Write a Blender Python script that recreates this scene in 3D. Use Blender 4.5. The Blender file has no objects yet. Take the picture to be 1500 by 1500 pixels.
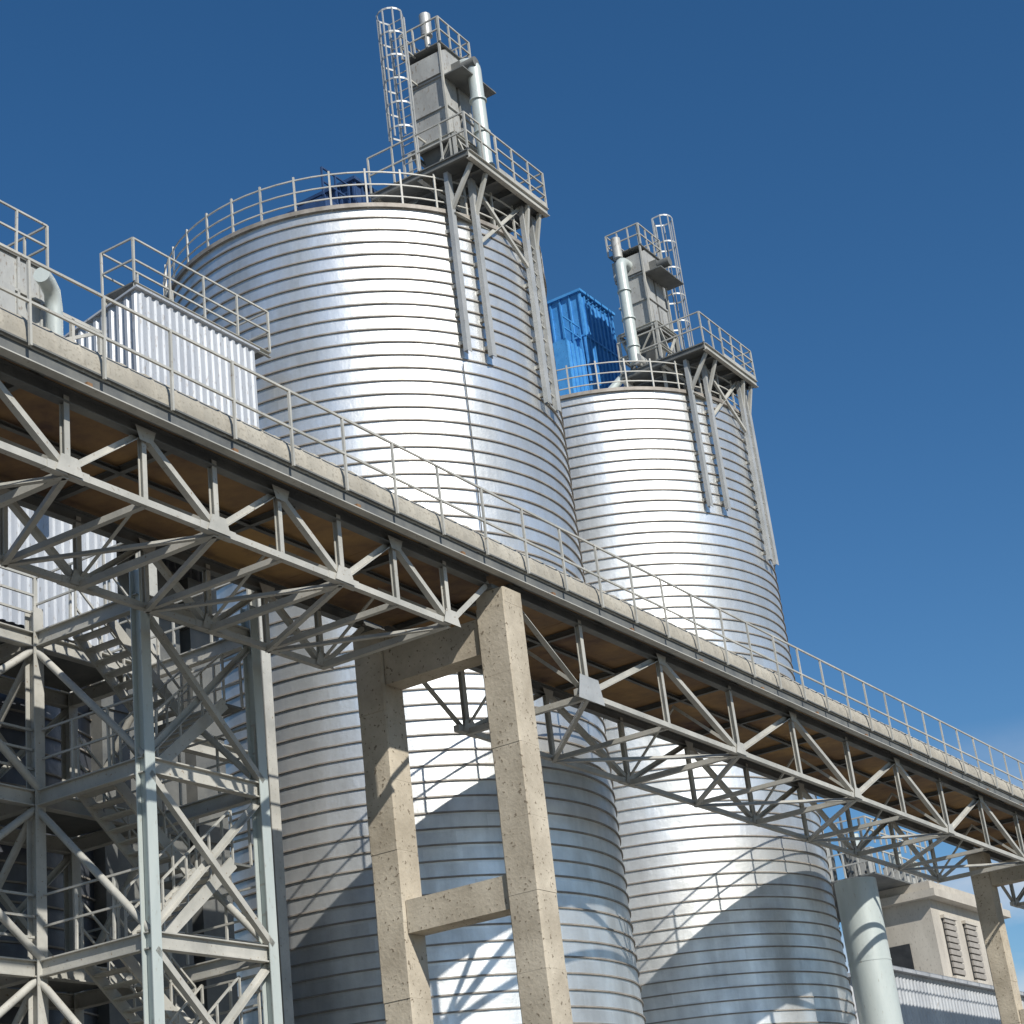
import bpy, math, random
from mathutils import Vector, Matrix
random.seed(4)
D=Vector((.507,.862,0)).normalized(); N=Vector((.862,-.507,0)).normalized()
EYE=1.6
def W(t,k,z):
    p=Vector((1.35,35.5,0))+D*t+N*(k+16.8); p.z=z+EYE; return p
UP=Vector((0,0,1))
# ---------------- materials
def newmat(name):
    m=bpy.data.materials.new(name); m.use_nodes=True
    nt=m.node_tree; return m,nt,nt.nodes['Principled BSDF']
def nd(nt,t,**kw):
    n=nt.nodes.new(t)
    for a,b in kw.items(): setattr(n,a,b)
    return n
def math_(nt,op,a,b=None):
    n=nd(nt,'ShaderNodeMath',operation=op)
    for i,v in enumerate((a,b)):
        if v is None: continue
        if isinstance(v,(int,float)): n.inputs[i].default_value=v
        else: nt.links.new(v,n.inputs[i])
    return n.outputs[0]
def dusty(name,c1,c2,scale=1.5,metal=0.0,rough=.6,stretch=(1,1,1),bump=.15,fine=18,c3=None,th=.62,soft=.08):
    m,nt,b=newmat(name); L=nt.links
    tc=nd(nt,'ShaderNodeTexCoord'); mp=nd(nt,'ShaderNodeMapping'); mp.inputs['Scale'].default_value=stretch
    L.new(tc.outputs['Object'],mp.inputs[0])
    n1=nd(nt,'ShaderNodeTexNoise'); n1.inputs['Scale'].default_value=scale; n1.inputs['Detail'].default_value=8; n1.inputs['Roughness'].default_value=.65
    L.new(mp.outputs[0],n1.inputs['Vector'])
    cr=nd(nt,'ShaderNodeValToRGB'); cr.color_ramp.elements[0].position=.35; cr.color_ramp.elements[1].position=.65
    cr.color_ramp.elements[0].color=(*c1,1); cr.color_ramp.elements[1].color=(*c2,1)
    L.new(n1.outputs['Fac'],cr.inputs[0]); out=cr.outputs[0]
    n2=nd(nt,'ShaderNodeTexNoise'); n2.inputs['Scale'].default_value=fine; n2.inputs['Detail'].default_value=6
    L.new(mp.outputs[0],n2.inputs['Vector'])
    if c3:
        r=nd(nt,'ShaderNodeMapRange'); r.inputs[1].default_value=th; r.inputs[2].default_value=th+soft
        L.new(n2.outputs['Fac'],r.inputs[0])
        mx=nd(nt,'ShaderNodeMix',data_type='RGBA'); L.new(r.outputs[0],mx.inputs[0]); L.new(out,mx.inputs[6]); mx.inputs[7].default_value=(*c3,1); out=mx.outputs[2]
    L.new(out,b.inputs['Base Color'])
    b.inputs['Metallic'].default_value=metal; b.inputs['Roughness'].default_value=rough
    bp=nd(nt,'ShaderNodeBump'); bp.inputs['Strength'].default_value=bump; bp.inputs['Distance'].default_value=.02
    L.new(n2.outputs['Fac'],bp.inputs['Height']); L.new(bp.outputs[0],b.inputs['Normal'])
    return m
PITCH=.37
def silo_mat(name,lo,hi,metal):
    m,nt,b=newmat(name); L=nt.links
    tc=nd(nt,'ShaderNodeTexCoord'); s=nd(nt,'ShaderNodeSeparateXYZ'); L.new(tc.outputs['Object'],s.inputs[0])
    ang=math_(nt,'ARCTAN2',s.outputs[1],s.outputs[0])
    arc=math_(nt,'MULTIPLY',ang,5.4)
    band=math_(nt,'FLOOR',math_(nt,'DIVIDE',s.outputs[2],PITCH))
    off=math_(nt,'MULTIPLY',band,.11)
    pan=math_(nt,'FLOOR',math_(nt,'DIVIDE',math_(nt,'ADD',arc,off),.9))
    cb=nd(nt,'ShaderNodeCombineXYZ'); L.new(pan,cb.inputs[0]); L.new(band,cb.inputs[1])
    wn=nd(nt,'ShaderNodeTexWhiteNoise',noise_dimensions='2D'); L.new(cb.outputs[0],wn.inputs['Vector'])
    cb2=nd(nt,'ShaderNodeCombineXYZ'); L.new(math_(nt,'MULTIPLY',arc,1.2),cb2.inputs[0]); L.new(math_(nt,'MULTIPLY',s.outputs[2],.22),cb2.inputs[1])
    n1=nd(nt,'ShaderNodeTexNoise',noise_dimensions='2D'); n1.inputs['Scale'].default_value=1.0; n1.inputs['Detail'].default_value=5
    L.new(cb2.outputs[0],n1.inputs['Vector'])
    n2=nd(nt,'ShaderNodeTexNoise'); n2.inputs['Scale'].default_value=1.1; n2.inputs['Detail'].default_value=7; n2.inputs['Roughness'].default_value=.7; L.new(tc.outputs['Object'],n2.inputs['Vector'])
    f=math_(nt,'ADD',math_(nt,'MULTIPLY',wn.outputs['Value'],.10),math_(nt,'ADD',math_(nt,'MULTIPLY',n1.outputs['Fac'],.62),math_(nt,'MULTIPLY',n2.outputs['Fac'],.46)))
    cr=nd(nt,'ShaderNodeValToRGB'); e=cr.color_ramp.elements
    e[0].position=.40; e[0].color=(*lo,1); e[1].position=.76; e[1].color=(*hi,1)
    L.new(f,cr.inputs[0]); L.new(cr.outputs[0],b.inputs['Base Color'])
    rr=nd(nt,'ShaderNodeMapRange'); rr.inputs[1].default_value=.40; rr.inputs[2].default_value=.76; rr.inputs[3].default_value=.50; rr.inputs[4].default_value=.37
    L.new(f,rr.inputs[0]); L.new(rr.outputs[0],b.inputs['Roughness'])
    b.inputs['Metallic'].default_value=metal
    geo=nd(nt,'ShaderNodeNewGeometry')
    vm=nd(nt,'ShaderNodeVectorMath',operation='SUBTRACT'); L.new(wn.outputs['Color'],vm.inputs[0]); vm.inputs[1].default_value=(.5,.5,.5)
    vs=nd(nt,'ShaderNodeVectorMath',operation='SCALE'); L.new(vm.outputs[0],vs.inputs[0]); vs.inputs['Scale'].default_value=.03
    va=nd(nt,'ShaderNodeVectorMath',operation='ADD'); L.new(vs.outputs[0],va.inputs[0]); L.new(geo.outputs['Normal'],va.inputs[1])
    vn=nd(nt,'ShaderNodeVectorMath',operation='NORMALIZE'); L.new(va.outputs[0],vn.inputs[0])
    bp=nd(nt,'ShaderNodeBump'); bp.inputs['Strength'].default_value=.3; bp.inputs['Distance'].default_value=.06
    L.new(math_(nt,'ADD',n1.outputs['Fac'],n2.outputs['Fac']),bp.inputs['Height']); L.new(vn.outputs[0],bp.inputs['Normal']); L.new(bp.outputs[0],b.inputs['Normal'])
    return m
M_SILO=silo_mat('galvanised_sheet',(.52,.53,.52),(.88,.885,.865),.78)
M_SILO_SHADE=silo_mat('baked_shade_sheet',(.08,.09,.11),(.17,.18,.20),.5)  # dark copy of the silo sheet: third silo's shade baked into its colour
M_RIB=dusty('seam_rib',(.22,.195,.165),(.36,.33,.29),2,.2,.6)
M_STEEL=dusty('grey_painted_steel',(.35,.345,.31),(.50,.485,.435),1.2,0,.5,c3=(.24,.18,.12),th=.64)
M_POST=dusty('galvanised_channel',(.38,.39,.38),(.52,.52,.50),1.2,.3,.5,c3=(.28,.25,.22),th=.64)
M_STEELD=dusty('dark_painted_steel',(.10,.105,.105),(.18,.18,.165),1.2,0,.6)
M_TAN=dusty('dusty_conveyor_cover',(.31,.285,.235),(.42,.39,.325),.8,0,.85,c3=(.25,.225,.18),th=.54,soft=.15)
M_CONC=dusty('weathered_concrete',(.36,.31,.235),(.55,.485,.38),.9,0,.9,bump=.5,fine=14,c3=(.19,.155,.11),th=.62,soft=.05)
M_RUST=dusty('rusty_deck_sheet',(.11,.065,.05),(.46,.28,.11),.35,0,.8,c3=(.24,.15,.08),th=.5,soft=.3,fine=3)
M_RUSTD=dusty('rusty_bracket',(.16,.08,.04),(.26,.15,.07),2,0,.8)
M_CORR=dusty('corrugated_grey_sheet',(.40,.42,.45),(.54,.56,.58),.9,.25,.5,stretch=(1,1,.3),c3=(.34,.33,.32),th=.6)
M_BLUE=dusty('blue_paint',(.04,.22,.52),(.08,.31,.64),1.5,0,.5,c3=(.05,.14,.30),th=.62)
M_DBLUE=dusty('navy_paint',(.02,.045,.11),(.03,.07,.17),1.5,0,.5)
M_BOX=dusty('elevator_casing',(.32,.32,.305),(.47,.47,.44),1.5,.1,.55,stretch=(1,1,.4),c3=(.24,.2,.16),th=.6)
M_PIPE=dusty('pale_duct',(.44,.49,.47),(.54,.58,.55),1.2,.1,.4,stretch=(1,1,.3),c3=(.38,.38,.34),th=.64)
M_CREAM=dusty('cream_render',(.40,.365,.31),(.52,.48,.41),.7,0,.9,stretch=(1,1,.4),c3=(.30,.27,.23),th=.58,soft=.15)
M_LOUV=dusty('louvre',(.26,.24,.21),(.36,.33,.29),2,0,.8)
M_GLASS=dusty('dark_opening',(.02,.02,.02),(.04,.04,.04),2,0,.4)
M_GROUND=dusty('dusty_ground',(.12,.11,.095),(.20,.185,.16),.15,0,.95)
# ---------------- mesh builder
class B:
    def __init__(s): s.v=[];s.f=[];s.m=[];s.sm=[];s.mats=[]
    def mi(s,m):
        if m not in s.mats: s.mats.append(m)
        return s.mats.index(m)
    def add(s,vs,fs,m,smooth=False):
        o=len(s.v); s.v+= [Vector(v) for v in vs]; i=s.mi(m)
        for f in fs: s.f.append([o+a for a in f]); s.m.append(i); s.sm.append(smooth)
    def beam(s,p,q,w,h,m,sec='box',ref=None):
        p=Vector(p);q=Vector(q);x=q-p
        if x.length<1e-6: return
        x.normalize()
        if ref is None: ref=UP if abs(x.z)<.9 else N
        sd=x.cross(ref).normalized(); up=sd.cross(x).normalized()
        a,b=w/2,h/2
        if sec=='box': P=[(-a,-b),(a,-b),(a,b),(-a,b)]
        elif sec=='I':
            t=max(.012,h*.08); c=max(.008,w*.06)
            P=[(-a,-b),(a,-b),(a,-b+t),(c,-b+t),(c,b-t),(a,b-t),(a,b),(-a,b),(-a,b-t),(-c,b-t),(-c,-b+t),(-a,-b+t)]
        elif sec=='C':
            t=max(.012,h*.08)
            P=[(-a,-b),(a,-b),(a,-b+t),(-a+t,-b+t),(-a+t,b-t),(a,b-t),(a,b),(-a,b)]
        elif sec=='L':
            t=max(.012,w*.14)
            P=[(-a,-b),(a,-b),(a,-b+t),(-a+t,-b+t),(-a+t,b),(-a,b)]
        elif sec=='o':
            n=8 if w<.1 else 16
            P=[(a*math.cos(2*math.pi*i/n),a*math.sin(2*math.pi*i/n)) for i in range(n)]
        n=len(P)
        vs=[p+sd*u+up*v for u,v in P]+[q+sd*u+up*v for u,v in P]
        fs=[[i,(i+1)%n,n+(i+1)%n,n+i] for i in range(n)]
        s.add(vs,fs,m,sec=='o'); s.add(vs[:n],[list(range(n))[::-1]],m); s.add(vs[n:],[list(range(n))],m)
    def box(s,t0,t1,k0,k1,z0,z1,m):
        vs=[W(t,k,z) for z in (z0,z1) for t,k in ((t0,k0),(t1,k0),(t1,k1),(t0,k1))]
        s.add(vs,[[0,3,2,1],[4,5,6,7],[0,1,5,4],[1,2,6,5],[2,3,7,6],[3,0,4,7]],m)
    def pipe(s,pts,r,m,n=16):
        pts=[Vector(p) for p in pts]; vs=[];fs=[]
        prev=None
        for i,p in enumerate(pts):
            if i==0:x=pts[1]-p
            elif i==len(pts)-1:x=p-pts[i-1]
            else:x=(pts[i+1]-p).normalized()+(p-pts[i-1]).normalized()
            x.normalize()
            if prev is None:
                ref=UP if abs(x.z)<.9 else N
                prev=x.cross(ref).normalized()
            sd=(prev-x*prev.dot(x)).normalized(); up=sd.cross(x); prev=sd
            vs+=[p+sd*r*math.cos(2*math.pi*j/n)+up*r*math.sin(2*math.pi*j/n) for j in range(n)]
        for i in range(len(pts)-1):
            for j in range(n): fs.append([i*n+j,i*n+(j+1)%n,(i+1)*n+(j+1)%n,(i+1)*n+j])
        s.add(vs,fs,m,True)
        s.add(vs[:n],[list(range(n))],m); s.add(vs[-n:],[list(range(n))],m)
    def wall(s,p,q,z0,z1,m,per=.22,amp=.04,z1b=None):
        p=Vector((p.x,p.y,0)); q=Vector((q.x,q.y,0)); x=(q-p); L=x.length; x.normalize(); nn=Vector((x.y,-x.x,0))
        if z1b is None: z1b=z1
        n=max(2,int(L/per)); vs=[]
        for i in range(n):
            for f,a in ((0,0),(.35,0),(.5,amp),(.85,amp)):
                g=(i+f)/n
                c=p+x*L*g+nn*a
                vs.append((c.x,c.y,z0+EYE)); vs.append((c.x,c.y,z1+(z1b-z1)*g+EYE))
        vs.append((q.x,q.y,z0+EYE)); vs.append((q.x,q.y,z1b+EYE))
        s.add(vs,[[2*i,2*i+2,2*i+3,2*i+1] for i in range(len(vs)//2-1)],m)
    def make(s,name,origin=(0,0,0)):
        me=bpy.data.meshes.new(name); o=Vector(origin)
        me.from_pydata([tuple(v-o) for v in s.v],[],s.f)
        for m in s.mats: me.materials.append(m)
        me.polygons.foreach_set('material_index',s.m); me.polygons.foreach_set('use_smooth',s.sm); me.update()
        ob=bpy.data.objects.new(name,me); ob.location=o; bpy.context.scene.collection.objects.link(ob); return ob
def rail(b,pts,m,h=1.05,sp=1.2,r=.04,rails=(1.0,.5),toe=False):
    for p,q in zip(pts[:-1],pts[1:]):
        L=(q-p).length; n=max(1,round(L/sp))
        for i in range(n+1):
            c=p.lerp(q,i/n); d=Vector((random.uniform(-.015,.015),random.uniform(-.015,.015),0)); b.beam(c,c+d+UP*h,r,r,m)
        for f in rails: b.beam(p+UP*h*f,q+UP*h*f,r*.9,r*.9,m)
        if toe: b.beam(p+UP*.08,q+UP*.08,.01,.14,m)
# ---------------- silo
R=5.4
def silo(name,t,k,top,railing=True,seg=144,mat=M_SILO,conduit=None):
    c=W(t,k,0); c.z=0; b=B(); H=top+EYE
    def ring(r,z): return [Vector((c.x+r*math.cos(2*math.pi*j/seg),c.y+r*math.sin(2*math.pi*j/seg),z)) for j in range(seg)]
    vs=ring(R,0)+ring(R,H)
    b.add(vs,[[j,(j+1)%seg,seg+(j+1)%seg,seg+j] for j in range(seg)],mat,True)
    vs=ring(R,H)+[Vector((c.x,c.y,H+.9))]
    b.add(vs,[[j,(j+1)%seg,seg] for j in range(seg)],mat)
    def torus(z,r0,r1,h,m):
        vs=ring(r0,z-h/2)+ring(r1,z-h/2)+ring(r1,z+h/2)+ring(r0,z+h/2)
        fs=[]
        for a in range(3):
            for j in range(seg): fs.append([a*seg+j,a*seg+(j+1)%seg,(a+1)*seg+(j+1)%seg,(a+1)*seg+j])
        b.add(vs,fs,m)
    torus(H-.03,R-.01,R+.09,.12,M_RIB)
    z=H-PITCH
    while z>0:
        torus(z,R-.01,R+.042,.034,M_RIB); z-=PITCH
    if railing:
        n=36
        for i in range(n):
            a=2*math.pi*i/n+random.uniform(-.004,.004); d=Vector((math.cos(a),math.sin(a),0)); p=c+d*(R+.05)+UP*(H-.1)
            b.beam(p,p+UP*1.2,.05,.05,M_STEEL,ref=d)
        for h in (1.1,.72,.36):
            pts=[c+Vector((math.cos(2*math.pi*j/72),math.sin(2*math.pi*j/72),0))*(R+.05)+UP*(H-.1+h) for j in range(72)]
            for j in range(72): b.beam(pts[j],pts[(j+1)%72],.035,.035,M_STEEL)
    if conduit:
        for (tt,za,zb) in conduit:
            n_=math.sqrt((R+.07)**2-tt*tt)
            zz=zb; prev=None
            while zz>za:
                p=W(t+tt+.03*math.sin(zz*.7),k+n_,zz)
                if prev is not None: b.beam(prev,p,.022,.022,M_STEELD)
                prev=p; zz-=1.0
    b.make(name,c)
S1=(6.85,-26.7,26.6); S2=(22.3,-27.6,27.2); S0=(-7.0,-31.0,15.5)
silo('steel_silo',*S1,conduit=[(-2.5,-1,22)]); silo('steel_silo',*S2); silo('steel_silo',*S0,railing=False,mat=M_SILO_SHADE)

# ---------------- conveyor gallery
KN,KF=-16.9,-19.8; ZT=12.38; ZD=12.72
def truss_span(b,t0,t1,zb,nodes,heavy=.13):
    for K in (KN,KF):
        b.beam(W(t0,K,ZT),W(t1,K,ZT),.16,.22,M_STEELD,'I')
        b.beam(W(nodes[0],K,zb),W(nodes[-1],K,zb),.11,.11,M_STEEL,'box')
        for a in nodes[:-1]: b.beam(W(a-.4,K,zb),W(a+.4,K,zb),.13,.13,M_STEEL,'box')
        b.beam(W(t0,K,ZT-.05),W(nodes[0],K,zb),heavy*.8,heavy*.8,M_STEEL,'L')
        b.beam(W(t1,K,ZT-.05),W(nodes[-1],K,zb),heavy*.8,heavy*.8,M_STEEL,'L')
        for i,a in enumerate(nodes):
            b.beam(W(a,K,zb),W(a,K,ZT),heavy*.8,heavy*.75,M_STEEL,'I')
            g=.22
            b.add([W(a-g*1.2,K+.09,zb-.05),W(a+g*1.2,K+.09,zb-.05),W(a+g*.7,K+.09,zb+g),W(a-g*.7,K+.09,zb+g)],[[0,1,2,3]],M_STEEL)
            if i<len(nodes)-1:
                c=nodes[i+1]; m=(a+c)/2
                b.beam(W(a,K,zb+.03),W(m,K,ZT-.05),heavy*.85,heavy*.75,M_STEEL,'L')
                b.beam(W(c,K,zb+.03),W(m,K,ZT-.05),heavy*.85,heavy*.75,M_STEEL,'L')
                b.beam(W(m,K,zb),W(m,K,ZT),heavy*.7,heavy*.7,M_STEEL,'I')
                b.add([W(m-g,K+.09,ZT+.0),W(m+g,K+.09,ZT+.0),W(m+g*.6,K+.09,ZT-g),W(m-g*.6,K+.09,ZT-g)],[[0,1,2,3]],M_STEEL)
    for i,a in enumerate(nodes):
        b.beam(W(a,KN,zb-.02),W(a,KF,zb-.02),.12,.12,M_STEEL,'L')
        b.beam(W(a,KN,zb+.1),W(a,(KN+KF)/2,ZT-.1),.07,.07,M_STEEL,'L')
        b.beam(W(a,KF,zb+.1),W(a,(KN+KF)/2,ZT-.1),.07,.07,M_STEEL,'L')
        if i<len(nodes)-1:
            c=nodes[i+1]; m=(a+c)/2
            b.beam(W(m,KN,zb-.02),W(m,KF,zb-.02),.1,.1,M_STEEL,'L')
            b.beam(W(a,KN,zb-.05),W(m,KF,zb-.05),.09,.09,M_STEEL,'L')
            b.beam(W(m,KF,zb-.05),W(c,KN,zb-.05),.09,.09,M_STEEL,'L')
b=B()
TC=-3.4; TC2=31.0; TC0=-31.0
ln=[-5.2-3.1*i for i in range(8)][::-1]
truss_span(b,TC0+.3,TC-.35,11.2,ln)
rn=[-.45+6.72*i for i in range(5)]
truss_span(b,TC+.35,TC2-.35,10.8,rn,.145)
g=.36
b.add([W(-.45-g*1.4,KN+.1,10.8-.15),W(-.45+g*1.4,KN+.1,10.8-.15),W(-.45+g,KN+.1,10.8+g),W(-.45-g,KN+.1,10.8+g)],[[0,1,2,3]],M_POST)
rn2=[TC2+3+6.72*i for i in range(5)]
truss_span(b,TC2+.35,TC2+33,10.8,rn2,.145)
T0,T1=TC0,TC2+33.5
t=T0+.5
while t<T1:
    b.beam(W(t,KN+.1,ZT+.18),W(t,KF-.1,ZT+.18),.10,.12,M_STEELD,'I'); t+=3.1
b.beam(W(T0,-18.35,ZT+.16),W(T1,-18.35,ZT+.16),.08,.08,M_STEELD,'C')
KE=KN+.36
t=T0
while t<T1:
    b.box(t,t+3.09,KF-.25,KE-.07,ZD-.09,ZD-.04,M_RUST); t+=3.1
b.beam(W(T0,KE-.02,ZD-.18),W(T1,KE-.02,ZD-.18),.1,.36,M_STEELD,'C')
b.beam(W(T0,KE+.05,ZD-.355),W(T1,KE+.05,ZD-.355),.16,.02,M_STEEL)
b.beam(W(T0,KF-.33,ZD-.08),W(T1,KF-.33,ZD-.08),.12,.26,M_STEELD,'C')
t=T0+1
while t<T1:
    b.box(t,t+.1,KE+.035,KE+.10,ZD-.33,ZD-.27,M_RUSTD); t+=3.1
def cover(kc,rk,rz,h0,m,a0=0,a1=math.pi):
    t=T0; n=14; L=.5
    while t<T1-L:
        vs=[];prof=((0,0.0),(.04,.014),(.09,.0),(.46,-.004),(.5,0.0)); jz=random.uniform(-.004,.004)
        for dt,dr in prof:
            for j in range(n+1):
                a=a0+(a1-a0)*j/n
                vs.append(W(t+dt,kc+(rk+dr)*math.cos(a),h0+jz+(rz+dr)*math.sin(a)))
        fs=[[i*(n+1)+j,i*(n+1)+j+1,(i+1)*(n+1)+j+1,(i+1)*(n+1)+j] for i in range(len(prof)-1) for j in range(n)]
        b.add(vs,fs,m,True); t+=L
cover(KE-.56,.56,.54,ZD+.1,M_TAN,-.3)
b.beam(W(T0,KE-.01,ZD+.03),W(T1,KE-.01,ZD+.03),.03,.08,M_TAN)
rail(b,[W(T0,KE+.09,ZD-.1),W(T1,KE+.09,ZD-.1)],M_STEEL,h=1.36,sp=1.4,r=.042)
rail(b,[W(T0,KF-.38,ZD),W(T1,KF-.38,ZD)],M_STEEL,h=1.2,sp=1.4,r=.042)
b.make('conveyor_gallery')

# ---------------- concrete trestles
def trestle(tc):
    b=B(); w=.32
    for K in (KN,KF):
        z=-EYE; i=0
        while z<12.2-.01:
            z1=min(z+1.35,12.2); ww=w+random.uniform(0,.008)
            c=.03; ox,oy=random.uniform(-.006,.006),random.uniform(-.006,.006)
            P=[(-ww,-ww+c),(-ww+c,-ww),(ww-c,-ww),(ww,-ww+c),(ww,ww-c),(ww-c,ww),(-ww+c,ww),(-ww,ww-c)]
            vs=[W(tc+u+ox,K+v+oy,zz) for zz in (z+.003,z1) for u,v in P]
            b.add(vs,[[j,(j+1)%8,8+(j+1)%8,8+j] for j in range(8)]+[[7,6,5,4,3,2,1,0],list(range(8,16))],M_CONC)
            z=z1;i+=1
        b.box(tc-.42,tc+.42,K-.14,K+.14,12.2,12.28,M_STEELD)
    b.box(tc-.26,tc+.26,KF+w+.02,KN-w-.02,6.3,6.9,M_CONC)
    b.box(tc-.26,tc+.26,KF+w+.02,KN-w-.02,11.05,11.75,M_CONC)
    b.box(tc-.26,tc+.26,KF+w+.02,KN-w-.02,.5,1.15,M_CONC)
    b.make('concrete_trestle')
for tc in (TC,TC2,TC0): trestle(tc)

# ---------------- stair tower
b=B()
ta,tb=-9.2,-6.3; ka,kb=-20.55,-25.2; km=-23.1; tw=ta-3.6
lev=[-EYE,.1,3.0,5.9,8.8,11.7]
cols=[(ta,ka),(tb,ka),(ta,km),(tb,km),(ta,kb),(tb,kb),(tw,kb),(tw,km)]
for c in cols:
    b.beam(W(*c,-EYE),W(*c,12.3),.23,.23,M_PIPE if c[1]==ka else M_STEEL,'I')
for z in lev[1:]:
    for p,q in (((ta,ka),(tb,ka)),((ta,km),(tb,km)),((ta,kb),(tb,kb)),((ta,ka),(ta,kb)),((tb,ka),(tb,kb)),((tw,kb),(ta,kb)),((tw,km),(ta,km)),((tw,km),(tw,kb))):
        b.beam(W(*p,z),W(*q,z),.16,.28,M_STEEL,'I')
    b.box(tw+.1,tb-.1,kb+.1,km-.15,z+.155,z+.185,M_STEELD)
    rail(b,[W(tw,kb+.1,z+.18),W(tw,km,z+.18),W(ta,km,z+.18)],M_STEEL,1.05,.9,.045,(1,.66,.33))
    rail(b,[W(ta+.05,km,z+.18),W(ta+.05,ka,z+.18)],M_STEEL,1.05,.8,.04)
    rail(b,[W(tb,ka,z+.18),W(tb,kb,z+.18)],M_STEEL,1.05,.9,.04)
for i in range(len(lev)-1):
    z0,z1=lev[i],lev[i+1]
    if z1-z0<2: continue
    for k in (ka,kb):
        b.beam(W(ta,k,z0+.15),W(tb,k,z1-.15),.11,.11,M_STEEL,'L'); b.beam(W(tb,k+.06,z0+.15),W(ta,k+.06,z1-.15),.11,.11,M_STEEL,'L')
    for tt in (ta,tb):
        b.beam(W(tt,ka,z0+.15),W(tt,km,z1-.15),.13,.13,M_STEEL,'o')
        b.beam(W(tt,kb,z0+.15),W(tt,km,z1-.15),.14,.14,M_STEEL,'o')
    b.beam(W(tw,km,z0+.15),W(ta,km,z1-.15),.14,.14,M_STEEL,'o')
    b.beam(W(ta,km+.1,z0+.15),W(tw,km+.1,z1-.15),.14,.14,M_STEEL,'o')
    zm=(z0+z1)/2; f0,f1=ta+.55,tb-.55
    for (k,u0,u1,za,zb_) in ((-21.2,f0,f1,z0,zm),(-22.2,f1,f0,zm,z1)):
        za+=.14; zb_+=.14
        for kk in (k-.42,k+.42):
            b.beam(W(u0,kk,za),W(u1,kk,zb_),.05,.22,M_STEEL)
            for h in (.5,.95): b.beam(W(u0,kk,za+h),W(u1,kk,zb_+h),.035,.035,M_STEEL)
            for j in range(4):
                f=j/3; c=W(u0+(u1-u0)*f,kk,za+(zb_-za)*f); b.beam(c,c+UP*.95,.035,.035,M_STEEL)
        for j in range(8):
            f=(j+.5)/8; c=(u0+(u1-u0)*f)
            b.box(c-.12,c+.12,k-.4,k+.4,za+(zb_-za)*f-.015,za+(zb_-za)*f+.015,M_STEEL)
    b.box(f1,tb-.1,-22.65,-20.75,zm+.1,zm+.14,M_STEELD)
    b.box(ta+.1,f0,-22.65,-20.75,z1+.156,z1+.186,M_STEELD)
    rail(b,[W(tb-.1,-20.75,zm+.14),W(tb-.1,-22.65,zm+.14)],M_STEEL,1.0,.6,.04)
b.make('steel_stair_tower')

# ---------------- corrugated elevator shed + catwalk
b=B()
s0,s1,q0,q1,zz0,zz1=-5.25,-1.35,-24.0,-28.6,15.6,21.0
def cwall(ta_,ka_,tb_,kb_,z0,z1,m=M_CORR,**k): b.wall(W(ta_,ka_,0),W(tb_,kb_,0),z0,z1,m,**k)
zq=20.1
cwall(s0,q0,s1,q0,zz0,zz1); cwall(s1,q0,s1,q1,zz0,zz1,z1b=zq); cwall(s1,q1,s0,q1,zz0,zq); cwall(s0,q1,s0,q0,zz0,zq,z1b=zz1)
e=.1
vs=[W(s0-e,q0+e,zz1),W(s1+e,q0+e,zz1),W(s1+e,q1-e,zq),W(s0-e,q1-e,zq)]; vs+= [v+UP*.05 for v in vs]
b.add(vs,[[0,3,2,1],[4,5,6,7],[0,1,5,4],[1,2,6,5],[2,3,7,6],[3,0,4,7]],M_CORR)
for tt in (s0+.2,s1-.2):
    for kk in (q0-.2,q1+.2): b.beam(W(tt,kk,-EYE),W(tt,kk,zz0),.3,.3,M_STEEL,'I')
for z in (3,7,11,15.4):
    b.beam(W(s0+.2,q0-.2,z),W(s1-.2,q0-.2,z),.2,.3,M_STEEL,'I'); b.beam(W(s0+.2,q1+.2,z),W(s1-.2,q1+.2,z),.2,.3,M_STEEL,'I')
for tt in (-4.9,-3.4,-2.1): 
    b.box(tt,tt+.95,-26.6,-25.7,-EYE,zz0,M_STEELD)
    z=0
    while z<15: b.box(tt-.05,tt+1.0,-26.65,-25.65,z,z+.06,M_STEELD); z+=2.4
cwall(-9.8,-24.4,-5.7,-24.4,12.6,15.3); cwall(-9.8,-28,-9.8,-24.4,12.6,15.3)
b.box(-9.8,-5.7,-28,-24.4,15.3,15.36,M_CORR)
b.make('corrugated_elevator_shed')
b=B()
c0,c1=-3.9,.9
b.box(c0,c1,-26.3,-25.3,22.3,22.34,M_STEELD)
rail(b,[W(c0,-25.3,22.34),W(c1,-25.3,22.34)],M_STEEL,1.15,1.3,.045)
rail(b,[W(c0,-26.3,22.34),W(c1,-26.3,22.34)],M_STEEL,1.15,1.3,.045)
rail(b,[W(c0,-25.3,22.34),W(c0,-26.3,22.34)],M_STEEL,1.15,1.0,.045)
rail(b,[W(c1,-25.3,22.34),W(c1,-26.3,22.34)],M_STEEL,1.15,1.0,.045)
for kk in (-25.3,-26.3): b.beam(W(c0,kk,22.24),W(c1,kk,22.24),.08,.14,M_STEEL,'C')
for tt in (c0+.1,-1.7):
    for kk in (-25.3,-26.3): b.beam(W(tt,kk,20.6),W(tt,kk,22.17),.1,.1,M_STEEL)
b.make('steel_catwalk')

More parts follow.
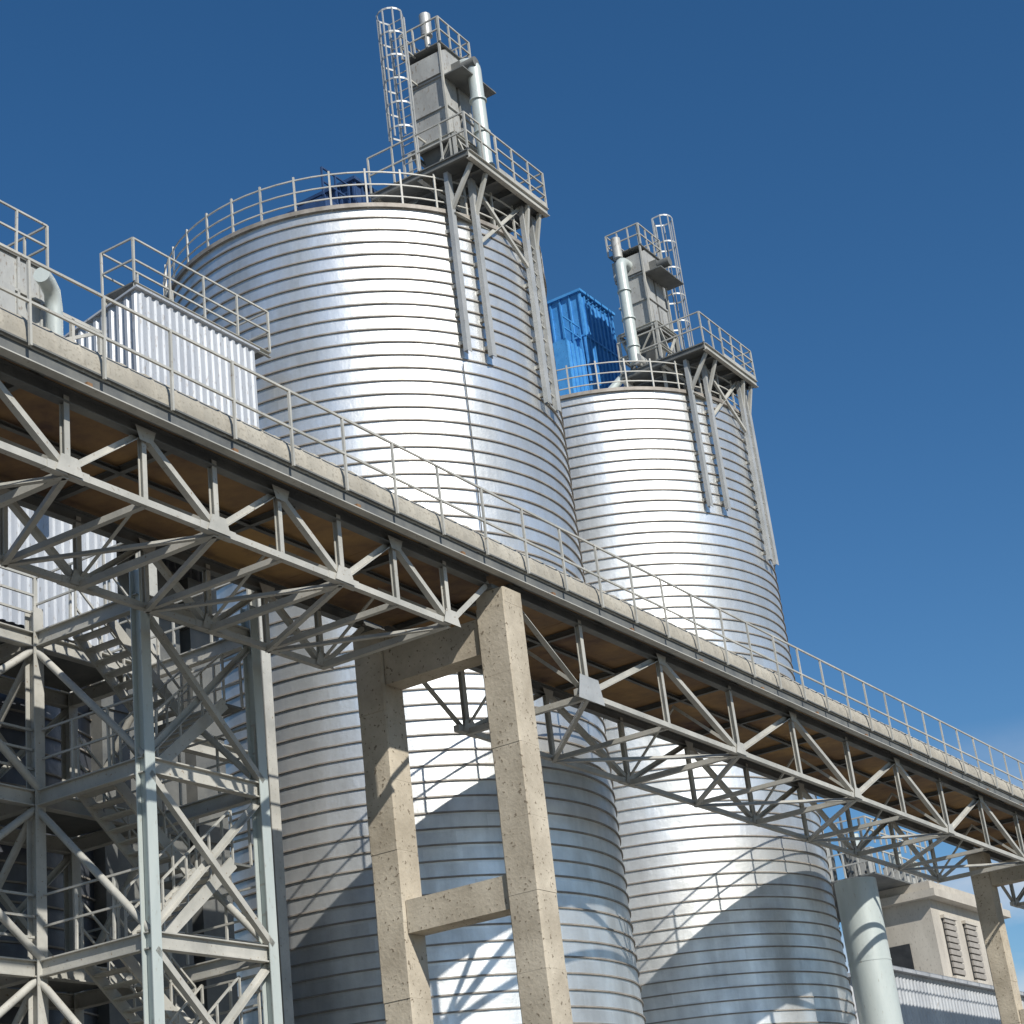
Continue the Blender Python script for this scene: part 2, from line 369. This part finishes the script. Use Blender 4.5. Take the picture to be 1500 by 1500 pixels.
# ---------------- bucket elevator heads + platforms
def cage_ladder(b,t,k,z0,z1,dirv,w=.5,hs=.8):
    sv=Vector((-dirv.y,dirv.x,0)); p=W(t,k,0); p.z=0
    za,zb=z0+EYE,z1+EYE
    for s in (-1,1): b.beam(p+sv*w/2*s+UP*za,p+sv*w/2*s+UP*zb,.06,.06,M_POST)
    z=za
    while z<zb: b.beam(p-sv*w/2+UP*z,p+sv*w/2+UP*z,.025,.025,M_POST); z+=.3
    r=.38; z=zb; n=8
    while z>za+1.4:
        pts=[p+UP*z-sv*w/2]+[p+UP*z+dirv*(.3+r*math.sin(math.pi*j/n))-sv*r*math.cos(math.pi*j/n) for j in range(n+1)]+[p+UP*z+sv*w/2]
        for a,c in zip(pts[:-1],pts[1:]): b.beam(a,c,.015,.06,M_POST)
        z-=hs
    for j in (0,2,4,6,8):
        q=p+dirv*(.3+r*math.sin(math.pi*j/n))-sv*r*math.cos(math.pi*j/n)
        b.beam(q+UP*(za+1.4),q+UP*zb,.05,.03,M_POST)
def head(S,tb_,nb,flip,lad,name='bucket_elevator'):
    t0,k0,zt=S; b=B(); f=-1 if flip else 1
    T=t0+tb_; K=k0+nb; w=.66
    zp=zt+1.35
    pa,pb,na,nb2=t0-2.7,t0+1.25,k0+2.7,k0+5.9
    b.box(pa,pb,na,nb2,zp,zp+.05,M_STEELD)
    for kk in (na,nb2,(na+nb2)/2): b.beam(W(pa,kk,zp-.13),W(pb,kk,zp-.13),.14,.24,M_STEEL,'I')
    for i in range(6):
        tt=pa+(pb-pa)*i/5; b.beam(W(tt,na,zp-.1),W(tt,nb2,zp-.1),.1,.18,M_STEELD,'I')
    h=1.15
    rail(b,[W(t0-1.2,nb2,zp+.05),W(pb,nb2,zp+.05),W(pb,na,zp+.05)],M_STEEL,h,.75,.045,(1,.66,.33),toe=True)
    rail(b,[W(pa,na,zp+.05),W(pa,nb2,zp+.05),W(t0-1.2,nb2,zp+.05)],M_STEEL,h,.75,.045,(1,.5))
    for tt in (-2.45,-1.75,.35,.95):
        n_=math.sqrt(R*R-tt*tt)+.22
        n_=max(n_,5.0)
        z1=zt-4.3 if tt<0 else zt-5.0
        if flip and tt>0: z1-=.6
        b.beam(W(t0+tt,k0+n_,z1),W(t0+tt,k0+n_,zp-.25),.2,.13,M_POST,'C')
        z=z1+.3
        while z<zt:
            b.beam(W(t0+tt,k0+n_-.05,z),W(t0+tt,k0+n_-.3,z),.1,.1,M_STEEL); z+=.84
        b.beam(W(t0+tt,k0+n_,zp-1.4),W(t0+tt,nb2-.1,zp-.25),.1,.1,M_STEEL)
    for z in (zt-.1,): b.beam(W(t0-2.45,k0+5.1,z),W(t0+.95,k0+5.5,z),.1,.1,M_STEEL,'L')
    b.beam(W(t0-1.75,k0+5.3,zt-.9),W(t0+.35,k0+5.6,zp-.2),.09,.09,M_STEEL,'L')
    b.beam(W(t0+.35,k0+5.6,zt-.9),W(t0-1.75,k0+5.3,zp-.2),.09,.09,M_STEEL,'L')
    z=zt-5
    while z<zt+.3: b.beam(W(t0+.35,k0+5.6,z),W(t0+.95,k0+5.5,z),.04,.04,M_STEEL); z+=.42
    HB=1.75
    for a in (-1,1):
        for c in (-1,1): b.beam(W(T+a*w*1.15,K+c*w*1.15,zt+.2),W(T+a*w*1.15,K+c*w*1.15,zp+HB),.12,.12,M_STEEL,'L')
    for z in (zp+.85,zp+HB):
        for a in (-1,1):
            b.beam(W(T+a*w*1.15,K-w*1.15,z),W(T+a*w*1.15,K+w*1.15,z),.1,.12,M_STEEL,'I'); b.beam(W(T-w*1.15,K+a*w*1.15,z),W(T+w*1.15,K+a*w*1.15,z),.1,.12,M_STEEL,'I')
    for a in (-1,1):
        b.beam(W(T-w,K+a*w*1.15,zp),W(T+w,K+a*w*1.15,zp+HB),.07,.07,M_STEEL,'L'); b.beam(W(T+a*w*1.15,K-w,zp),W(T+a*w*1.15,K+w,zp+HB),.07,.07,M_STEEL,'L')
        b.beam(W(T+w,K+a*w*1.1,zp),W(T-w,K+a*w*1.1,zp+HB),.07,.07,M_STEEL,'L')
    vs=[W(T+a,K+c,zp+HB) for a,c in ((-.55,-.55),(.55,-.55),(.55,.55),(-.55,.55))]+[W(T+a,K+c,zp+.4) for a,c in ((-.22,-.22),(.22,-.22),(.22,.22),(-.22,.22))]
    b.add(vs,[[i,(i+1)%4,4+(i+1)%4,4+i] for i in range(4)]+[[4,5,6,7]],M_STEELD)
    b.box(T+w*1.3,T+w*2.3,K-.4,K+.3,zp+.05,zp+.7,M_BOX); b.pipe([W(T+w*1.8,K+.35,zp+.35),W(T+w*1.8,K+.9,zp+.35)],.18,M_STEELD)
    b.pipe([W(T-w*2.2,K+.1,zp+.3),W(T-w*1.4,K+.1,zp+.3)],.2,M_BOX)
    b.pipe([W(T-w*1.6,K-.6,zp+.1),W(T-w*2.4,K-1.4,zt+.5)],.14,M_PIPE)
    zc=zp+HB+.05; zh=zc+2.1; ztop=zh+1.0
    b.box(T-w,T-.06,K-w*.85,K+w*.85,zc,zh,M_BOX); b.box(T+.06,T+w,K-w*.85,K+w*.85,zc,zh,M_BOX)
    b.box(T-.06,T+.06,K-w*.7,K+w*.7,zc,zh,M_STEELD)
    for z in (zc,zc+1.05,zh-.02):
        b.box(T-w-.05,T+w+.05,K-w*.85-.05,K+w*.85+.05,z-.03,z+.03,M_BOX)
    b.box(T-w*.7,T-.2,K+w*.85,K+w*.85+.03,zc+.2,zc+.85,M_BOX); b.box(T+.2,T+w*.7,K+w*.85,K+w*.85+.03,zc+.2,zc+.85,M_BOX)
    vs=[]
    for kk in (K-w*.9,K+w*.9):
        vs+=[W(T+u*w,kk,zh+v) for u,v in ((-1.15,.03),(1.15,.03),(1.15,.75),(.6,1.0),(-.6,1.0),(-1.15,.75))]
    b.add(vs,[[i,(i+1)%6,6+(i+1)%6,6+i] for i in range(6)]+[[5,4,3,2,1,0],list(range(6,12))],M_BOX)
    b.box(T-.25,T+.35,K+w*.9,K+w*.9+.3,zh+.15,zh+.55,M_STEELD)
    b.pipe([W(T-.1,K+w*.9+.3,zh+.35),W(T-.1,K+w*.9+.75,zh+.35)],.17,M_STEELD)
    b.box(T-w*1.1,T+w*1.5,K+w*.9,K+w*1.9,zh-.1,zh-.06,M_STEELD)
    b.box(T-w*1.2,T+w*1.2,K-w,K+w,ztop+.003,ztop+.04,M_STEELD)
    rail(b,[W(T-w*1.2,K+w,ztop+.04),W(T+w*1.2,K+w,ztop+.04),W(T+w*1.2,K-w,ztop+.04),W(T-w*1.2,K-w,ztop+.04),W(T-w*1.2,K+w,ztop+.04)],M_STEEL,.85,.5,.045,(1,.5))
    c=W(T-w*.6*f,K,ztop)
    if not flip: b.pipe([c,c+UP*.9],.09,M_POST); b.pipe([c+UP*.75,c+UP*1.5],.17,M_POST)
    b.box(T-.1,T+.45,K-.3,K+.3,ztop+.04,ztop+.45,M_BOX)
    if flip:
        c=W(T-w*1.5,K-.2,ztop-.3); b.pipe([c,c+UP*.8],.17,M_BOX); b.beam(c,W(T-w,K-.2,ztop-.4),.06,.06,M_STEEL)
    if not flip: a=W(T,K+w*.9,zh+.5); hd=N.copy()
    else: a=W(T-w*1.1,K,zh+.4); hd=-D
    RR=.2
    pts=[a,a+hd*.25]+[a+hd*.25+hd*.35*math.sin(x)+UP*.35*(math.cos(x)-1) for x in [math.pi/2*i/6 for i in range(1,7)]]
    last=pts[-1]; pts.append(Vector((last.x,last.y,zp+EYE+.2)))
    b.pipe(pts,RR,M_PIPE,20)
    for z in (0,1.1,2.2):
        p=Vector((last.x,last.y,zp+EYE+.8+z)); b.pipe([p,p+UP*.05],RR+.05,M_PIPE)
    if not flip: cage_ladder(b,T-w-.5,K-.5,zp+.3,ztop+lad,-D,.5)
    else: cage_ladder(b,T+w+.75,K+.3,zp+.1,ztop+lad,(N+D*.3).normalized(),.55,1.1)
    for z in (zp+2,zh,ztop):
        if not flip: b.beam(W(T-w,K-.3,z),W(T-w-.55,K-.3,z),.05,.05,M_STEEL)
        else: b.beam(W(T+w,K+.3,z),W(T+w+.75,K+.3,z),.05,.05,M_STEEL)
    b.beam(W(T-w-.1,K+w*.9,zp),W(T-w-.1,K+w*.9,ztop+.9),.06,.06,M_STEEL)
    b.beam(W(T+w+.12,K+w*.95,zp),W(T+w+.12,K+w*.95,ztop+.6),.05,.05,M_STEEL)
    b.make(name)
head(S1,-.6,4.0,False,1.1); head(S2,-1.4,3.3,True,2.1)
b=B()
T,K,dz=-9.3,-24.3,-.5
b.box(T-2.2,T+1.2,K-.7,K+.5,19.1+dz,20.6+dz,M_BOX); b.box(T-2.25,T+1.25,K-.75,K+.55,20.6+dz,20.68+dz,M_STEELD)
b.box(T-2.25,T+1.25,K-.75,K+.55,19.8+dz,19.86+dz,M_BOX)
for u in (-1.6,-1.0,-.3,.4,1.0): b.box(T+u,T+u+.06,K+.5,K+.55,19.1+dz,20.6+dz,M_BOX)
b.box(T-1.4,T+.2,K-.5,K+.3,15.4,19.1+dz,M_STEELD)
b.box(T-.9,T-.1,K+.55,K+1.0,18.6+dz,19.5+dz,M_BOX)
rail(b,[W(T-3,K+.55,20.68+dz),W(T+1.2,K+.55,20.68+dz),W(T+1.2,K-.75,20.68+dz),W(T-3,K-.75,20.68+dz)],M_STEEL,1.0,.8,.045,(1,.5))
b.box(T-3,T-2.26,K-.75,K+.55,20.6+dz,20.66+dz,M_STEELD)
b.pipe([W(T+.5,K+1.1,20.0+dz),W(T+.8,K+.95,20.0+dz),W(T+1.0,K+.87,19.9+dz),W(T+1.12,K+.8,19.6+dz),W(T+1.14,K+.78,15.4)],.17,M_PIPE)
b.pipe([W(T+2.1,K-.3,19.9+dz),W(T+2.1,K-.3,20.8+dz)],.15,M_POST); b.beam(W(T+2.1,K-.3,15.4),W(T+2.1,K-.3,19.9+dz),.06,.06,M_STEEL)
for tt in (T+1.6,T+2.4,T+3.2): b.beam(W(tt,K,15.4),W(tt,K,20.2+dz),.08,.08,M_STEEL)
b.beam(W(T+1.2,K,20.2+dz),W(T+3.3,K,20.2+dz),.08,.08,M_STEEL); b.beam(W(T+1.2,K,19.3+dz),W(T+3.3,K,19.3+dz),.08,.08,M_STEEL)
b.beam(W(T+1.6,K,19.3+dz),W(T+3.2,K,20.2+dz),.07,.07,M_STEEL)
rail(b,[W(T+1.2,K-.4,18.6+dz),W(T+3.4,K-.4,18.6+dz)],M_STEEL,1.1,.6,.045)
b.make('bucket_elevator')

# ---------------- dust collectors on roofs
def collector(S,dt,dn,w,h0,h1,m,name='dust_collector'):
    t0,k0,zt=S; T=t0+dt;K=k0+dn; b=B(); a=w/2
    b.box(T-a,T+a,K-a*.7,K+a*.7,zt+h0,zt+h1,m)
    n=8
    for i in range(n+1):
        u=T-a+2*a*i/n; b.box(u-.03,u+.03,K+a*.7,K+a*.7+.06,zt+h0,zt+h1,m)
    for i in range(5):
        u=K-a*.7+1.4*a*i/4; b.box(T-a-.06,T-a,u-.03,u+.03,zt+h0,zt+h1,m)
    b.box(T-a-.12,T+a+.12,K-a*.7-.12,K+a*.7+.12,zt+h1,zt+h1+.1,m)
    b.box(T-a-.08,T+a+.08,K-a*.7-.08,K+a*.7+.08,zt+(h0+h1)/2,zt+(h0+h1)/2+.07,m)
    zb=zt+max(h0-1.2,.3)
    vs=[W(T+x*a,K+y*a*.7,zt+h0) for x,y in ((-1,-1),(1,-1),(1,1),(-1,1))]+[W(T+x*.25,K+y*.25,zb) for x,y in ((-1,-1),(1,-1),(1,1),(-1,1))]
    b.add(vs,[[i,(i+1)%4,4+(i+1)%4,4+i] for i in range(4)]+[[4,5,6,7]],m)
    for x in (-1,1):
        for y in (-1,1): b.beam(W(T+x*(a-.05),K+y*(a*.7-.05),zt+.2),W(T+x*(a-.05),K+y*(a*.7-.05),zt+h0),.12,.12,m)
    b.pipe([W(T+.2,K,zt+h1+.1),W(T+.2,K,zt+h1+.28)],.22,m)
    b.box(T-a-1.3,T-a-.1,K-a*.5,K+a*.6,zt+.6,zt+h0+(h1-h0)*.35,m)
    for i in range(5):
        u=T-a-1.28+1.15*i/4; b.box(u-.025,u+.025,K+a*.6,K+a*.6+.05,zt+.6,zt+h0+(h1-h0)*.35,m)
    rail(b,[W(T-a-1.3,K+a*.6,zt+h0+(h1-h0)*.35),W(T-a-.1,K+a*.6,zt+h0+(h1-h0)*.35)],m,.9,.6,.05)
    b.pipe([W(T+a*.5,K+a*.7,zt+h0+.5),W(T+a*.5,K+a*.7+.5,zt+h0+.3),W(T+a*.5,K+a*.7+.55,zt+.3)],.2,m)
    b.make(name)
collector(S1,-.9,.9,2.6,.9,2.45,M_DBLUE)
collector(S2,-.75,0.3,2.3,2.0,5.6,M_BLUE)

# ---------------- pale stack
b=B(); c=Vector((8.75,55,0))
b.pipe([c,c+UP*11.8],.62,M_PIPE,40)
for z in (3,6.2,9.4): b.pipe([c+UP*z,c+UP*(z+.05)],.63,M_PIPE,40)
b.make('vent_stack')

# ---------------- right low shed and cream building
b=B()
cwall(35,-25.4,75,-25.4,-EYE,9.6,per=.35); cwall(35,-34,35,-25.4,-EYE,9.6,per=.35)
b.box(34.8,75,-34,-25.15,9.6,9.75,M_CORR)
b.make('corrugated_shed')
b=B()
t0,t1,k1,k0,z1=50.5,60.0,-28.7,-32.4,14.6
b.box(t0,t1,k0,k1,-EYE,z1,M_CREAM)
b.box(t0-.5,t1+.5,k0-.5,k1+.5,z1,z1+.35,M_CREAM)
b.box(t0-.25,t1+.25,k0-.25,k1+.25,z1+.35,z1+.75,M_CREAM)
for zc in (12.5,8.7):
    for tc_ in (52.4,55.2,58.2):
        b.box(tc_-.75,tc_+.75,k1+.002,k1+.05,zc-1.3,zc+1.3,M_GLASS)
        for i in range(9):
            z=zc-1.2+i*.29; b.box(tc_-.7,tc_+.7,k1+.05,k1+.14,z,z+.22,M_LOUV)
        b.box(tc_-.85,tc_+.85,k1+.003,k1+.2,zc-1.45,zc-1.31,M_CREAM); b.box(tc_-.85,tc_+.85,k1+.003,k1+.2,zc+1.31,zc+1.45,M_CREAM)
b.box(t0,t1,k1+.001,k1+.15,10.5,10.7,M_CREAM)
b.box(t0-.05,t0-.002,-31.5,-30.0,10.6,12.8,M_GLASS)
b.box(t0-1.3,t0-.01,k0,k1,9.9,10.02,M_STEELD)
rail(b,[W(t0-1.3,k0,10.02),W(t0-1.3,k1,10.02)],M_STEEL,1.1,.8,.06)
for (ka_,kb_,h) in ((-30.6,-29.4,1.3),(-32.2,-31,1.1)):
    b.box(t0-1.1,t0-.3,ka_,kb_,10.02,10.02+h,M_BOX)
    b.pipe([W(t0-1.13,(ka_+kb_)/2,10.1+h/2),W(t0-1.1,(ka_+kb_)/2,10.1+h/2)],.38,M_GLASS)
for kk in (-29.2,-32.3): b.beam(W(t0-1.2,kk,9.9),W(t0-.05,kk,8.6),.1,.1,M_STEEL)
b.make('concrete_plant_building')
b=B()
for (tt,kk,w,h) in ((50.8,-31.8,.9,2.2),(52,-30.4,1.1,1.2),(54,-30.5,1.4,.9),(49.6,-33.5,1.2,3.0),(47.6,-34,1.4,1.6)):
    b.box(tt-w/2,tt+w/2,kk-w/2,kk+w/2,15.4,15.4+h,M_BOX); b.pipe([W(tt,kk,15.4+h),W(tt,kk,15.4+h+.7)],w*.25,M_PIPE)
b.box(46,56,-35.5,-29.3,15.36,15.42,M_STEELD)
for h in (0,1.4): rail(b,[W(46,-35.5,15.42+h),W(46,-29.3,15.42+h),W(54,-29.3,15.42+h)],M_STEEL,1.1,.7,.07)
for i in range(18):
    a=W(46.5+random.random()*8,-35+random.random()*5,15.4); b.beam(a,a+UP*(1+random.random()*2.5),.1,.1,M_STEELD)
    q=a+D*random.uniform(-1.5,1.5)+UP*random.uniform(.5,2); b.beam(a+UP*.5,q,.1,.1,M_STEELD)
for z in (12.5,14): b.box(46,50,-35.6,-33,z,z+.08,M_STEELD)
for kk in (-35.4,-33): b.beam(W(46.3,kk,-EYE),W(46.3,kk,15.4),.3,.3,M_STEEL)
b.make('rooftop_machinery')

# ---------------- ground
b=B(); G=6000
b.add([(-G,-G,0),(G,-G,0),(G,G,0),(-G,G,0)],[[0,1,2,3]],M_GROUND); b.make('ground')

# ---------------- world & sun
sc=bpy.context.scene
w=bpy.data.worlds.new('World'); sc.world=w; w.use_nodes=True; nt=w.node_tree; L=nt.links
bg=nt.nodes['Background']; sky=nt.nodes.new('ShaderNodeTexSky'); sky.sky_type='NISHITA'; sky.sun_disc=False
EL,AZ=37,34
sky.sun_elevation=math.radians(EL); sky.sun_rotation=math.radians(180-AZ); sky.ozone_density=3.7; sky.dust_density=.12; sky.air_density=1.0
hs=nt.nodes.new('ShaderNodeHueSaturation'); hs.inputs['Saturation'].default_value=1.24; hs.inputs['Value'].default_value=1.03
L.new(sky.outputs[0],hs.inputs['Color'])
tc=nt.nodes.new('ShaderNodeTexCoord'); mp=nt.nodes.new('ShaderNodeMapping'); mp.inputs['Scale'].default_value=(6,6,14); L.new(tc.outputs['Generated'],mp.inputs[0])
ns=nt.nodes.new('ShaderNodeTexNoise'); ns.inputs['Scale'].default_value=1.6; ns.inputs['Detail'].default_value=8; L.new(mp.outputs[0],ns.inputs['Vector'])
r1=nt.nodes.new('ShaderNodeMapRange'); r1.inputs[1].default_value=.42; r1.inputs[2].default_value=.72; L.new(ns.outputs['Fac'],r1.inputs[0])
sp=nt.nodes.new('ShaderNodeSeparateXYZ'); L.new(tc.outputs['Generated'],sp.inputs[0])
r2=nt.nodes.new('ShaderNodeMapRange'); r2.inputs[1].default_value=.25; r2.inputs[2].default_value=.17; r2.inputs[3].default_value=0; r2.inputs[4].default_value=.9; L.new(sp.outputs[2],r2.inputs[0])
mu=math_(nt,'MULTIPLY',r1.outputs[0],r2.outputs[0])
mx=nt.nodes.new('ShaderNodeMix'); mx.data_type='RGBA'; L.new(mu,mx.inputs[0]); L.new(hs.outputs[0],mx.inputs[6]); mx.inputs[7].default_value=(7,7.4,8,1)
L.new(mx.outputs[2],bg.inputs['Color']); bg.inputs['Strength'].default_value=.095
sl=bpy.data.lights.new('sun','SUN'); sl.energy=5.0; sl.angle=math.radians(.5); sl.color=(1,.96,.89)
so=bpy.data.objects.new('sun',sl); sc.collection.objects.link(so)
e,a=math.radians(EL),math.radians(AZ)
S=Vector((math.sin(a)*math.cos(e),-math.cos(a)*math.cos(e),math.sin(e)))
so.rotation_euler=S.to_track_quat('Z','Y').to_euler(); so.location=(20,-20,60)
# ---------------- camera
th,ro=math.radians(23),math.radians(7)
F=Vector((0,math.cos(th),math.sin(th))); R0=Vector((1,0,0)); U0=Vector((0,-math.sin(th),math.cos(th)))
X=R0*math.cos(ro)-U0*math.sin(ro); Y=R0*math.sin(ro)+U0*math.cos(ro)
cam=bpy.data.cameras.new('camera'); co=bpy.data.objects.new('camera',cam); sc.collection.objects.link(co)
m=Matrix((X,Y,-F)).transposed().to_4x4(); m.translation=Vector((0,0,EYE)); co.matrix_world=m
cam.sensor_width=36; cam.lens=64.8; cam.clip_end=10000; cam.clip_start=.1
sc.camera=co
sc.view_settings.view_transform='Standard'; sc.view_settings.look='None'; sc.view_settings.exposure=0
